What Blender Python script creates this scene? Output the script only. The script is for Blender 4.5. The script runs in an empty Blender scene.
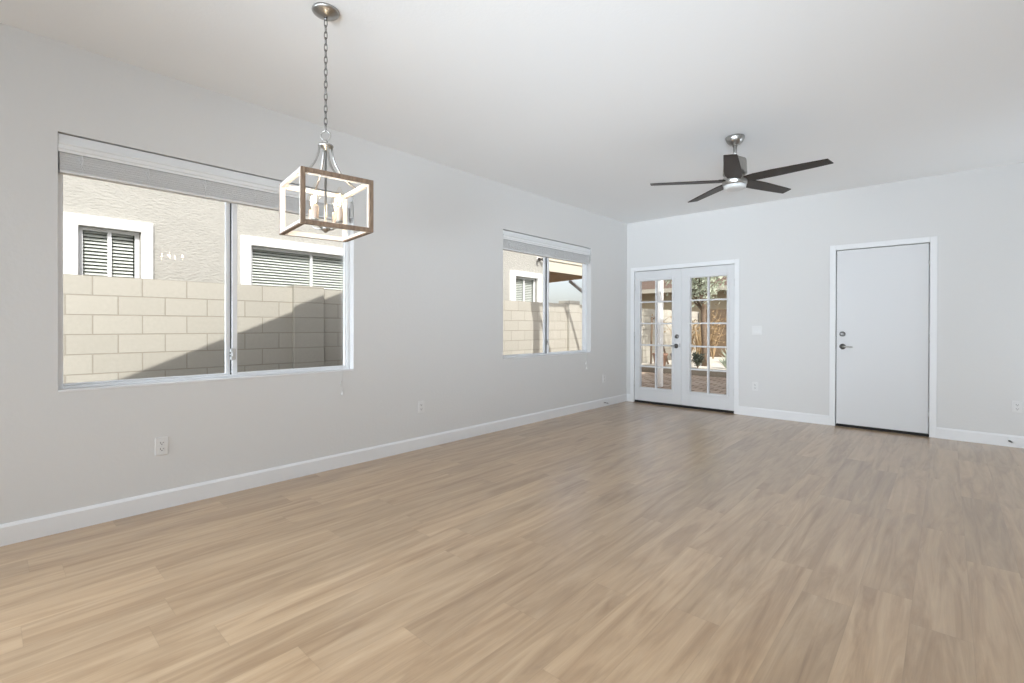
import bpy, bmesh, math, random
from mathutils import Vector, Matrix
PI = math.pi
sc = bpy.context.scene
COL = sc.collection

# ------------------------------------------------------------------ camera
F_PX, PP_Y = 479.2, 327.4            # focal length and principal row in pixels of the 1024x683 frame
YAW, PITCH, ROLL = map(math.radians, (42.253, -0.215, 0.125))
cam_d = bpy.data.cameras.new('camera'); cam = bpy.data.objects.new('camera', cam_d); COL.objects.link(cam)
cam_d.sensor_width = 36; cam_d.lens = F_PX / 1024 * 36
cam_d.shift_y = -(341.5 - PP_Y) / 1024
cam_d.clip_start = .05; cam_d.clip_end = 400
fw = Vector((-math.sin(YAW)*math.cos(PITCH), math.cos(YAW)*math.cos(PITCH), math.sin(PITCH)))
rt = Vector((math.cos(YAW), math.sin(YAW), 0)); up = rt.cross(fw)
c_, s_ = math.cos(ROLL), math.sin(ROLL)
rt, up = c_*rt + s_*up, -s_*rt + c_*up
m = Matrix((rt, up, -fw)).transposed().to_4x4(); m.translation = (3.675, 0, 1.162)
cam.matrix_world = m
sc.camera = cam

# ------------------------------------------------------------------ world, sun, lights, exposure
w = bpy.data.worlds.new('sky'); sc.world = w; w.use_nodes = True
nt = w.node_tree; nt.nodes.clear()
sky = nt.nodes.new('ShaderNodeTexSky'); sky.sky_type = 'NISHITA'; sky.sun_disc = False
sky.sun_elevation = math.radians(39.6); sky.sun_rotation = math.radians(113); sky.dust_density = 2.5; sky.ozone_density = 1.0
bg = nt.nodes.new('ShaderNodeBackground'); bg.inputs['Strength'].default_value = .19
wo = nt.nodes.new('ShaderNodeOutputWorld')
hs = nt.nodes.new('ShaderNodeHueSaturation'); hs.inputs['Saturation'].default_value = .45
nt.links.new(sky.outputs[0], hs.inputs['Color']); nt.links.new(hs.outputs[0], bg.inputs['Color']); nt.links.new(bg.outputs[0], wo.inputs['Surface'])

SUN = Vector((1, -.43, .9)).normalized()      # towards the sun
sd = bpy.data.lights.new('sun', 'SUN'); sd.energy = 3.9; sd.angle = math.radians(.53); sd.color = (1, .975, .925)
so = bpy.data.objects.new('sun', sd); COL.objects.link(so)
so.rotation_euler = SUN.to_track_quat('Z', 'Y').to_euler(); so.location = (12, -6, 12)

def area(name, loc, direction, sx, sy, power, col=(1, 1, 1), spread=180):
    d = bpy.data.lights.new(name, 'AREA'); d.shape = 'RECTANGLE'; d.size = sx; d.size_y = sy; d.energy = power
    d.color = col; d.spread = math.radians(spread)
    o = bpy.data.objects.new(name, d); COL.objects.link(o); o.location = loc
    o.rotation_euler = (-Vector(direction)).to_track_quat('Z', 'Y').to_euler()
    return o
COOL = (.845, .962, 1.085)
area('rear_fill', (2.9, -3.45, 1.4), (.08, 1, .05), 4.4, 2.2, 50, COOL, 120)  # added fill in front of the solid rear wall, no opening there
area('far_ceiling_fill', (4.4, -3.4, .5), (-3.9, 8.9, 2.6), 2.4, .9, 47, COOL, 45)  # added long-throw fill that brightens the far ceiling
area('left_fill', (.03, -1.9, 1.6), (.52, 1, -.36), 2.4, 1.3, 88, COOL, 85)  # added fill for floor and end wall, no window behind it
area('side_fill', (6.1, -1.4, 1.35), (-.8, 1, .1), 3.4, 2.1, 38, COOL, 140)  # unseen fill added at the blank right wall
area('ceiling_fill', (4.8, -.5, .4), (-.35, 1.2, 1), 2.0, 2.0, 28, COOL)  # upward fill added out of view to brighten the ceiling
area('far_fill', (5.7, 6.05, .6), (-1, -.22, .9), .9, 1.0, 14, COOL, 150)  # fill added out of view to lift the far corner

vs = sc.view_settings
vs.view_transform = 'Standard'; vs.look = 'None'; vs.exposure = 0.17; vs.gamma = 1.0; vs.use_curve_mapping = False
cy = sc.cycles
cy.max_bounces = 10; cy.diffuse_bounces = 6; cy.glossy_bounces = 4; cy.transparent_max_bounces = 16; cy.transmission_bounces = 6
cy.caustics_reflective = False; cy.caustics_refractive = False; cy.sample_clamp_indirect = 6.0

# ------------------------------------------------------------------ materials
def lin(c):
    return tuple((x/12.92 if x <= .04045 else ((x+.055)/1.055)**2.4) for x in (v/255 for v in c)) + (1,)
def N(t, typ, **kw):
    n = t.nodes.new(typ)
    for k, v in kw.items():
        if k.startswith('i_'):
            n.inputs[k[2:]].default_value = v
        else: setattr(n, k, v)
    return n
def mat(name, rgb, rough=.5, metal=0.0, spec=.5, noise=0, nscale=20, bump=0, bscale=60, stretch=(1, 1, 1), rgb2=None, detail=4):
    """plain procedural material: base colour with a noise variation, noise bump"""
    M = bpy.data.materials.new(name); M.use_nodes = True; t = M.node_tree
    b = t.nodes['Principled BSDF']
    b.inputs['Base Color'].default_value = lin(rgb); b.inputs['Roughness'].default_value = rough
    b.inputs['Metallic'].default_value = metal; b.inputs['Specular IOR Level'].default_value = spec
    tc = N(t, 'ShaderNodeTexCoord'); mp = N(t, 'ShaderNodeMapping'); mp.inputs['Scale'].default_value = stretch
    t.links.new(tc.outputs['Object'], mp.inputs['Vector'])
    if rgb2 is not None or noise:
        no = N(t, 'ShaderNodeTexNoise', i_Scale=nscale, i_Detail=detail)
        t.links.new(mp.outputs[0], no.inputs['Vector'])
        r = N(t, 'ShaderNodeValToRGB')
        c1 = lin(rgb); c2 = lin(rgb2) if rgb2 else tuple(x*(1-noise) for x in c1[:3]) + (1,)
        r.color_ramp.elements[0].position = .35; r.color_ramp.elements[1].position = .65
        r.color_ramp.elements[0].color = c2; r.color_ramp.elements[1].color = c1
        t.links.new(no.outputs['Fac'], r.inputs['Fac']); t.links.new(r.outputs[0], b.inputs['Base Color'])
    if bump:
        n2 = N(t, 'ShaderNodeTexNoise', i_Scale=bscale, i_Detail=3)
        bp = N(t, 'ShaderNodeBump', i_Strength=bump, i_Distance=.004)
        t.links.new(mp.outputs[0], n2.inputs['Vector']); t.links.new(n2.outputs['Fac'], bp.inputs['Height'])
        t.links.new(bp.outputs[0], b.inputs['Normal'])
    return M

def glass_mat(name, tint=(1, 1, 1), fres=1.45, gloss=.55):
    M = bpy.data.materials.new(name); M.use_nodes = True; t = M.node_tree; t.nodes.clear()
    o = N(t, 'ShaderNodeOutputMaterial'); tr = N(t, 'ShaderNodeBsdfTransparent'); tr.inputs['Color'].default_value = tint + (1,)
    g = N(t, 'ShaderNodeBsdfGlossy', i_Roughness=0.0); g.inputs['Color'].default_value = (gloss, gloss, gloss, 1)
    f = N(t, 'ShaderNodeFresnel', i_IOR=fres); mx = N(t, 'ShaderNodeMixShader')
    ge = N(t, 'ShaderNodeNewGeometry')      # reflect off the outer faces only, so a pane never mirrors from inside
    t.links.new(math_node(t, 'MULTIPLY', f.outputs[0], math_node(t, 'SUBTRACT', 1.0, ge.outputs['Backfacing'])), mx.inputs[0]); t.links.new(tr.outputs[0], mx.inputs[1]); t.links.new(g.outputs[0], mx.inputs[2])
    t.links.new(mx.outputs[0], o.inputs['Surface'])
    return M

def math_node(t, op, a, b=None):
    n = N(t, 'ShaderNodeMath', operation=op)
    for i, v in enumerate((a, b)):
        if v is None: continue
        if isinstance(v, (int, float)): n.inputs[i].default_value = v
        else: t.links.new(v, n.inputs[i])
    return n.outputs[0]

def plank_mat():
    M = bpy.data.materials.new('oak_planks'); M.use_nodes = True; t = M.node_tree
    b = t.nodes['Principled BSDF']
    tc = N(t, 'ShaderNodeTexCoord'); sp = N(t, 'ShaderNodeSeparateXYZ'); t.links.new(tc.outputs['Object'], sp.inputs[0])
    X, Y = sp.outputs['X'], sp.outputs['Y']
    W, L = .181, 1.22
    u = math_node(t, 'DIVIDE', math_node(t, 'ADD', X, .05), W); row = math_node(t, 'FLOOR', u); fu = math_node(t, 'FRACT', u)
    wn = N(t, 'ShaderNodeTexWhiteNoise', noise_dimensions='1D'); t.links.new(row, wn.inputs['W'])
    v = math_node(t, 'ADD', math_node(t, 'DIVIDE', Y, L), wn.outputs['Value']); cl = math_node(t, 'FLOOR', v); fv = math_node(t, 'FRACT', v)
    cmb = N(t, 'ShaderNodeCombineXYZ'); t.links.new(row, cmb.inputs[0]); t.links.new(cl, cmb.inputs[1])
    pid = N(t, 'ShaderNodeTexWhiteNoise', noise_dimensions='2D'); t.links.new(cmb.outputs[0], pid.inputs['Vector'])
    # grain coordinates: shifted per plank, stretched along the plank
    gx = math_node(t, 'ADD', X, math_node(t, 'MULTIPLY', pid.outputs['Value'], 37.0))
    g = N(t, 'ShaderNodeCombineXYZ')
    t.links.new(math_node(t, 'MULTIPLY', gx, 14.0), g.inputs[0]); t.links.new(math_node(t, 'MULTIPLY', Y, 1.1), g.inputs[1])
    t.links.new(math_node(t, 'MULTIPLY', row, 3.7), g.inputs[2])
    n1 = N(t, 'ShaderNodeTexNoise', i_Scale=1.0, i_Detail=6, i_Roughness=.6, i_Distortion=1.2); t.links.new(g.outputs[0], n1.inputs['Vector'])
    g2 = N(t, 'ShaderNodeCombineXYZ')
    t.links.new(math_node(t, 'MULTIPLY', gx, 160.0), g2.inputs[0]); t.links.new(math_node(t, 'MULTIPLY', Y, 5.0), g2.inputs[1])
    n2 = N(t, 'ShaderNodeTexNoise', i_Scale=1.0, i_Detail=3, i_Roughness=.6); t.links.new(g2.outputs[0], n2.inputs['Vector'])
    ramp = N(t, 'ShaderNodeValToRGB'); e = ramp.color_ramp.elements
    e[0].position = .22; e[0].color = lin((140, 109, 78)); e[1].position = .80; e[1].color = lin((195, 167, 134))
    mid = e.new(.52); mid.color = lin((175, 146, 113))
    t.links.new(n1.outputs['Fac'], ramp.inputs['Fac'])
    # fine pores and plank to plank tone
    tone = math_node(t, 'ADD', math_node(t, 'MULTIPLY', pid.outputs['Value'], .17), .87)
    fine = math_node(t, 'ADD', math_node(t, 'MULTIPLY', n2.outputs['Fac'], .28), .86)
    g3 = N(t, 'ShaderNodeCombineXYZ')
    t.links.new(math_node(t, 'MULTIPLY', gx, 4.5), g3.inputs[0]); t.links.new(math_node(t, 'MULTIPLY', Y, .8), g3.inputs[1]); t.links.new(pid.outputs['Value'], g3.inputs[2])
    n3 = N(t, 'ShaderNodeTexNoise', i_Scale=1.0, i_Detail=1.5); t.links.new(g3.outputs[0], n3.inputs['Vector'])
    rings = math_node(t, 'SINE', math_node(t, 'MULTIPLY', n3.outputs['Fac'], 85.0))
    fine = math_node(t, 'ADD', fine, math_node(t, 'MULTIPLY', rings, .022))
    k = math_node(t, 'MULTIPLY', tone, fine)
    # joints
    du = math_node(t, 'MINIMUM', fu, math_node(t, 'SUBTRACT', 1.0, fu)); dv = math_node(t, 'MINIMUM', fv, math_node(t, 'SUBTRACT', 1.0, fv))
    ju = math_node(t, 'GREATER_THAN', du, .007); jv = math_node(t, 'GREATER_THAN', dv, .0011)
    j = math_node(t, 'ADD', math_node(t, 'MULTIPLY', math_node(t, 'MULTIPLY', ju, jv), .13), .87)
    k = math_node(t, 'MULTIPLY', k, j)
    hv = N(t, 'ShaderNodeVectorMath', operation='SCALE'); t.links.new(ramp.outputs[0], hv.inputs[0]); t.links.new(k, hv.inputs['Scale'])
    t.links.new(hv.outputs[0], b.inputs['Base Color'])
    b.inputs['Specular IOR Level'].default_value = .8; b.inputs['Coat Weight'].default_value = .5; b.inputs['Coat Roughness'].default_value = .2
    rr = math_node(t, 'ADD', math_node(t, 'MULTIPLY', n2.outputs['Fac'], .12), .25); t.links.new(rr, b.inputs['Roughness'])
    bp = N(t, 'ShaderNodeBump', i_Strength=.12, i_Distance=.002); t.links.new(n2.outputs['Fac'], bp.inputs['Height'])
    t.links.new(bp.outputs[0], b.inputs['Normal'])
    return M

def block_mat(name, c1, c2, cm, bw, bh, mortar, axes=('Y', 'Z'), off=(0, 0), offset=.5, bump=.6, nb=.08):
    M = bpy.data.materials.new(name); M.use_nodes = True; t = M.node_tree
    b = t.nodes['Principled BSDF']; b.inputs['Roughness'].default_value = .9; b.inputs['Specular IOR Level'].default_value = .19
    tc = N(t, 'ShaderNodeTexCoord'); sp = N(t, 'ShaderNodeSeparateXYZ'); t.links.new(tc.outputs['Object'], sp.inputs[0])
    cb = N(t, 'ShaderNodeCombineXYZ')
    t.links.new(math_node(t, 'ADD', sp.outputs[axes[0]], off[0]), cb.inputs[0]); t.links.new(math_node(t, 'ADD', sp.outputs[axes[1]], off[1]), cb.inputs[1])
    br = N(t, 'ShaderNodeTexBrick', i_Scale=1.0); br.offset = offset
    br.inputs['Color1'].default_value = lin(c1); br.inputs['Color2'].default_value = lin(c2); br.inputs['Mortar'].default_value = lin(cm)
    br.inputs['Mortar Size'].default_value = mortar; br.inputs['Mortar Smooth'].default_value = .1
    br.inputs['Brick Width'].default_value = bw; br.inputs['Row Height'].default_value = bh
    t.links.new(cb.outputs[0], br.inputs['Vector'])
    no = N(t, 'ShaderNodeTexNoise', i_Scale=30.0, i_Detail=5); t.links.new(tc.outputs['Object'], no.inputs['Vector'])
    k = math_node(t, 'ADD', math_node(t, 'MULTIPLY', no.outputs['Fac'], nb*2), 1-nb)
    hv = N(t, 'ShaderNodeVectorMath', operation='SCALE'); t.links.new(br.outputs['Color'], hv.inputs[0]); t.links.new(k, hv.inputs['Scale'])
    t.links.new(hv.outputs[0], b.inputs['Base Color'])
    h = math_node(t, 'ADD', math_node(t, 'MULTIPLY', br.outputs['Fac'], -1.0), math_node(t, 'MULTIPLY', no.outputs['Fac'], .25))
    bp = N(t, 'ShaderNodeBump', i_Strength=bump, i_Distance=.008); t.links.new(h, bp.inputs['Height']); t.links.new(bp.outputs[0], b.inputs['Normal'])
    return M

def emit_mat(name, rgb, s):
    M = bpy.data.materials.new(name); M.use_nodes = True; t = M.node_tree
    b = t.nodes['Principled BSDF']; b.inputs['Base Color'].default_value = lin(rgb)
    b.inputs['Emission Color'].default_value = lin(rgb); b.inputs['Emission Strength'].default_value = s
    return M

WALL = mat('wall_paint', (215, 214, 212), .85, spec=.25, bump=.25, bscale=45)
CEIL = mat('ceiling_paint', (239, 240, 240), .9, spec=.2, bump=.2, bscale=60)
TRIM = mat('trim_paint', (228, 228, 228), .45, spec=.4)
DOOR = mat('door_paint', (213, 213, 213), .42, spec=.4)
FLOOR = plank_mat()
VINYL = mat('white_vinyl', (232, 233, 234), .4)
BLIND = mat('blind_white', (226, 227, 227), .5)
SLAT = mat('blind_slat_white', (228, 228, 227), .5, noise=.08, nscale=8, stretch=(1, .6, 30))
GLASS = glass_mat('window_glass')
DARK = mat('dark_rubber', (28, 25, 24), .8)
BLACK = mat('slot_black', (30, 30, 30), .7)
NICKEL = mat('brushed_nickel', (184, 182, 178), .33, metal=1.0, noise=.15, nscale=60, stretch=(1, 1, .1))
NICKEL_D = mat('satin_nickel_hardware', (128, 126, 124), .3, metal=1.0)
HINGE = mat('satin_hinge', (205, 205, 203), .4, metal=.6)
PLASTIC = mat('white_plastic', (220, 219, 217), .35)
WOOD_L = mat('weathered_wood', (128, 106, 86), .6, noise=.3, nscale=18, stretch=(6, 6, 1), rgb2=(98, 80, 64))
WHITEWASH_LIT = mat('whitewash_bulb_lit', (226, 218, 208), .5, noise=.1)  # whitewashed rails; on frame inner halves it paints in the bulb light
SLEEVE = mat('candle_sleeve_wood', (196, 176, 158), .6, noise=.15, nscale=30)
BLADE = mat('dark_walnut_blade', (50, 40, 32), .45, spec=.3, rgb2=(38, 31, 26), nscale=12, stretch=(1, 8, 8))
LENS = mat('opal_lens', (206, 206, 204), .3)
CLEAR = glass_mat('bulb_glass', (1, .98, .95), 1.3, .6)
FILAMENT = emit_mat('lit_filament', (255, 226, 176), 60)
BLOCK = block_mat('tan_block', (180, 176, 165), (186, 182, 171), (163, 157, 145), .417, .2045, .0065, off=(2.9+.417*2-.551+.417*20+.024, .2045*20-1.468))
BLOCKPIL = block_mat('tan_block_pilaster', (180, 176, 165), (186, 182, 171), (168, 162, 150), 3.0, .2045, .0065, off=(40, .2045*20-1.468))
STUCCO = mat('cream_stucco', (176, 174, 167), .95, spec=.1, noise=.07, nscale=9, bump=1.0, bscale=20, stretch=(1, .8, 1.9))
STUCCO.node_tree.nodes['Bump'].inputs['Distance'].default_value = .014
STUCCO_T = mat('tan_stucco', (206, 192, 164), .95, spec=.1, noise=.08, nscale=14, bump=.6, bscale=30)
FOAMTRIM = mat('white_stucco_trim', (238, 238, 236), .8, spec=.2)
SHADE = mat('neighbour_blind', (226, 226, 222), .6)
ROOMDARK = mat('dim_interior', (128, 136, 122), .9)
NGLASS = glass_mat('neighbour_glass', (.972, .985, .976), 1.5, .5)
PATIOW = mat('brown_stained_timber', (206, 166, 112), .7, noise=.2, nscale=10, stretch=(1, .3, 6))
FASCIA = mat('cream_fascia', (200, 194, 178), .8)
GREYW = mat('grey_painted_timber', (232, 235, 238), .7)
PAVER = block_mat('brick_pavers', (172, 152, 134), (200, 182, 164), (104, 92, 80), .30, .20, .014, axes=('X', 'Y'), bump=.8, nb=.15)
GRAVEL = mat('pale_gravel', (238, 232, 220), .95, rgb2=(206, 198, 184), nscale=40, bump=1, bscale=80)
DIRT = mat('side_yard_gravel', (140, 126, 108), .95, rgb2=(110, 98, 82), nscale=40, bump=1, bscale=80)
CURB = mat('grey_curb', (120, 112, 100), .9, noise=.15)
BWALL = block_mat('brown_block', (118, 102, 84), (126, 109, 90), (98, 84, 70), .42, .2045, .008, axes=('X', 'Z'), off=(20, 20), bump=.5)
CLAY = mat('weathered_clay', (150, 118, 98), .85, noise=.25, nscale=9)
DARKPOT = mat('dark_glazed_pot', (84, 76, 72), .5, noise=.2, nscale=9)
SOIL = mat('potting_soil', (70, 56, 44), .95)
BARK = mat('grey_bark', (126, 108, 90), .95, noise=.3, nscale=18, bump=1, bscale=30)
TWIG = mat('pale_dry_twig', (176, 152, 118), .9, noise=.2, nscale=20)
LEAF_P = mat('pale_green_leaf', (196, 204, 182), .6, noise=.25, nscale=6)
LEAF_D = mat('dark_green_leaf', (74, 80, 66), .6, noise=.3, nscale=6)
AGAVE = mat('blue_green_agave', (168, 178, 160), .55, noise=.15, nscale=8)
DRYLEAF = mat('dry_brown_leaf', (176, 150, 112), .8, noise=.25, nscale=8)
WPOST = mat('white_post_paint', (236, 236, 234), .6)
ROOFT = mat('brown_roof_tile', (120, 100, 86), .9, noise=.2, nscale=10)

# ------------------------------------------------------------------ mesh helpers (world coordinates)
def BM(): return bmesh.new()
def box(bm, x0, x1, y0, y1, z0, z1, bev=0, M=None, mi=0, seg=1):
    x0, x1 = min(x0, x1), max(x0, x1); y0, y1 = min(y0, y1), max(y0, y1); z0, z1 = min(z0, z1), max(z0, z1)
    tm = bmesh.new()
    bmesh.ops.create_cube(tm, size=1, matrix=Matrix.Translation(((x0+x1)/2, (y0+y1)/2, (z0+z1)/2)) @ Matrix.Diagonal((x1-x0, y1-y0, z1-z0, 1)))
    if bev: bmesh.ops.bevel(tm, geom=tm.edges[:], offset=bev, segments=seg, profile=.5, affect='EDGES')
    merge(bm, tm, M, mi)
def merge(bm, tm, M=None, mi=0):
    if M is not None: bmesh.ops.transform(tm, matrix=M, verts=tm.verts)
    tm.verts.index_update(); mp = [bm.verts.new(v.co) for v in tm.verts]
    for f in tm.faces:
        try: nf = bm.faces.new([mp[v.index] for v in f.verts]); nf.material_index = mi; nf.smooth = f.smooth
        except ValueError: pass
    tm.free()
def tube(bm, pts, r, n=10, caps=True, mi=0, closed=False):
    """round bar along points; r a number or one radius per point"""
    pts = [Vector(p) for p in pts]; rs = r if isinstance(r, (list, tuple)) else [r]*len(pts)
    rings = []; nrm = None; L = len(pts)
    for i, p in enumerate(pts):
        if closed: d = (pts[(i+1) % L] - pts[i-1]).normalized()
        else: d = ((pts[min(i+1, L-1)] - p) + (p - pts[max(i-1, 0)])).normalized()
        if nrm is None:
            a = Vector((0, 0, 1)) if abs(d.z) < .9 else Vector((1, 0, 0)); nrm = d.cross(a).normalized()
        else: nrm = (nrm - d*nrm.dot(d)).normalized()
        b = d.cross(nrm)
        rings.append([bm.verts.new(p + (nrm*math.cos(2*PI*k/n) + b*math.sin(2*PI*k/n))*rs[i]) for k in range(n)])
    for i in range(L if closed else L-1):
        A, B = rings[i], rings[(i+1) % L]
        for k in range(n):
            f = bm.faces.new((A[k], A[(k+1) % n], B[(k+1) % n], B[k])); f.smooth = True; f.material_index = mi
    if caps and not closed:
        for rg, rev in ((rings[0], True), (rings[-1], False)):
            f = bm.faces.new(rg[::-1] if rev else rg); f.material_index = mi
def lathe(bm, prof, c, n=32, axis='z', mi=0, flat=()):
    """prof: list of (radius, height) from c along axis"""
    rings = []
    for r, h in prof:
        ring = []
        for k in range(n if r > 1e-6 else 1):
            a = 2*PI*k/n
            p = {'z': (r*math.cos(a), r*math.sin(a), h), 'y': (r*math.cos(a), h, r*math.sin(a)), 'x': (h, r*math.cos(a), r*math.sin(a))}[axis]
            ring.append(bm.verts.new(Vector(c) + Vector(p)))
        rings.append(ring)
    for A, B in zip(rings, rings[1:]):
        for k in range(n):
            vs_ = [A[k % len(A)], A[(k+1) % len(A)], B[(k+1) % len(B)], B[k % len(B)]]
            u_ = []
            for v in vs_:
                if v not in u_: u_.append(v)
            if len(u_) > 2:
                try: f = bm.faces.new(u_); f.smooth = True; f.material_index = mi
                except ValueError: pass
    for ring in (rings[0], rings[-1]):
        if len(ring) > 2:
            try: bm.faces.new(ring).material_index = mi
            except ValueError: pass
def prism(bm, poly, a0, a1, axis, mi=0):
    """poly: 2D outline; extruded from a0 to a1 along axis ('x': poly is (y,z); 'y': (x,z); 'z': (x,y))"""
    def P(q, a): return {'x': (a, q[0], q[1]), 'y': (q[0], a, q[1]), 'z': (q[0], q[1], a)}[axis]
    A = [bm.verts.new(P(q, a0)) for q in poly]; B = [bm.verts.new(P(q, a1)) for q in poly]
    bm.faces.new(A).material_index = mi; bm.faces.new(B).material_index = mi
    for i in range(len(poly)):
        j = (i+1) % len(poly); bm.faces.new((A[i], A[j], B[j], B[i])).material_index = mi
def wpos(o):
    return Vector(o.location) + (wpos(o.parent) if o.parent else Vector((0, 0, 0)))
def obj(name, bm, mats, parent=None, label=None, smooth=None):
    """one mesh object from world-coordinate geometry; origin at its own base (or its parent's base)"""
    bmesh.ops.recalc_face_normals(bm, faces=bm.faces)
    cs = [v.co for v in bm.verts]
    lo = Vector([min(c[i] for c in cs) for i in range(3)]); hi = Vector([max(c[i] for c in cs) for i in range(3)])
    org = Vector(((lo.x+hi.x)/2, (lo.y+hi.y)/2, lo.z))
    bmesh.ops.translate(bm, vec=-org, verts=bm.verts)
    me = bpy.data.meshes.new(name); bm.to_mesh(me); bm.free()
    for mm in (mats if isinstance(mats, (list, tuple)) else [mats]): me.materials.append(mm)
    o = bpy.data.objects.new(name, me); COL.objects.link(o)
    if parent: o.parent = parent; o.location = org - wpos(parent)
    else: o.location = org
    if label: o['label'] = label
    return o
def objo(name, bm, mats, parent=None, label=None):
    """like obj() but the mesh keeps world coordinates as object coordinates (for materials laid out in the room's metres)"""
    bmesh.ops.recalc_face_normals(bm, faces=bm.faces)
    me = bpy.data.meshes.new(name)
    off = wpos(parent) if parent else Vector((0, 0, 0))
    bm.to_mesh(me); bm.free()
    for mm in (mats if isinstance(mats, (list, tuple)) else [mats]): me.materials.append(mm)
    o = bpy.data.objects.new(name, me); COL.objects.link(o)
    if parent: o.parent = parent; o.location = -off
    if label: o['label'] = label
    return o
def tag(o, label, cat, group=None, kind=None):
    o['label'] = label; o['category'] = cat
    if group: o['group'] = group
    if kind: o['kind'] = kind
    return o
def thing(name, loc, label, cat, group=None, kind=None):
    o = bpy.data.objects.new(name, None); COL.objects.link(o); o.location = loc; o.empty_display_size = .1
    return tag(o, label, cat, group, kind)
def struct(name, bm, m_, label, cat):
    o = objo(name, bm, m_); o['kind'] = 'structure'; return tag(o, label, cat)
def sbox(x0, x1, y0, y1, z0, z1, bev=0):
    b = BM(); box(b, x0, x1, y0, y1, z0, z1, bev); return b

# ------------------------------------------------------------------ room shell
D, H = 6.685, 2.74
RX, RY = 6.2, -3.6                     # right wall, rear wall
Z0, Z1 = .783, 2.241                   # window opening heights
W1, W2 = (.276, 2.076), (3.895, 5.683) # window openings along the left wall
TW = .15
FD = (.134, 1.584, 1.986)              # french doors: leaf opening x0, x1, top
SD = (2.713, 3.534, 2.044)             # solid door
J = .02                                # jamb thickness

b = sbox(-.0, RX, RY, D, -.1, 0); struct('floor', b, FLOOR, 'light oak plank floor running along the window wall', 'floor')
b = sbox(-TW, RX+TW, RY-TW, D+TW, H, H+.1); struct('ceiling', b, CEIL, 'flat white painted ceiling', 'ceiling')
b = BM()
for (y0, y1) in ((RY-TW, W1[0]), (W1[1], W2[0]), (W2[1], D+TW)): box(b, -TW, 0, y0, y1, -.1, H)
for (y0, y1) in (W1, W2): box(b, -TW, 0, y0, y1, -.1, Z0); box(b, -TW, 0, y0, y1, Z1, H)
struct('wall_left', b, WALL, 'long off-white wall holding the two sliding windows', 'wall')
b = BM()
for x0, x1 in ((0, FD[0]-J), (FD[1]+J, SD[0]-J), (SD[1]+J, RX+TW)): box(b, x0, x1, D, D+TW, -.1, H)
for d in (FD, SD): box(b, d[0]-J, d[1]+J, D, D+TW, d[2]+J, H); box(b, d[0]-J, d[1]+J, D, D+TW, -.1, -.002)
struct('wall_back', b, WALL, 'off-white end wall holding the glazed double doors and the plain door', 'wall')
b = sbox(RX, RX+TW, RY-TW, D, -.1, H); struct('wall_right', b, WALL, 'off-white wall on the right side of the room', 'wall')
b = sbox(0, RX, RY-TW, RY, -.1, H); struct('wall_rear', b, WALL, 'off-white wall behind the viewer', 'wall')

def base_prof(h=.112, t=.014): return [(0, 0), (t, 0), (t, h-.016), (.006, h), (0, h)]
b = BM(); prism(b, [(p[0], p[1]) for p in base_prof()], RY, D, 'y'); struct('baseboard_left', b, TRIM, 'white baseboard along the window wall', 'baseboard')
CW = .062                               # casing width
spans = [(0.014, FD[0]-CW+.002), (FD[1]+CW, SD[0]-CW), (SD[1]+CW, RX)]
b = BM()
for x0, x1 in spans: prism(b, [(D-p[0], p[1]) for p in base_prof()], x0, x1, 'x')
struct('baseboard_back', b, TRIM, 'white baseboard along the end wall with the doors', 'baseboard')

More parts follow.
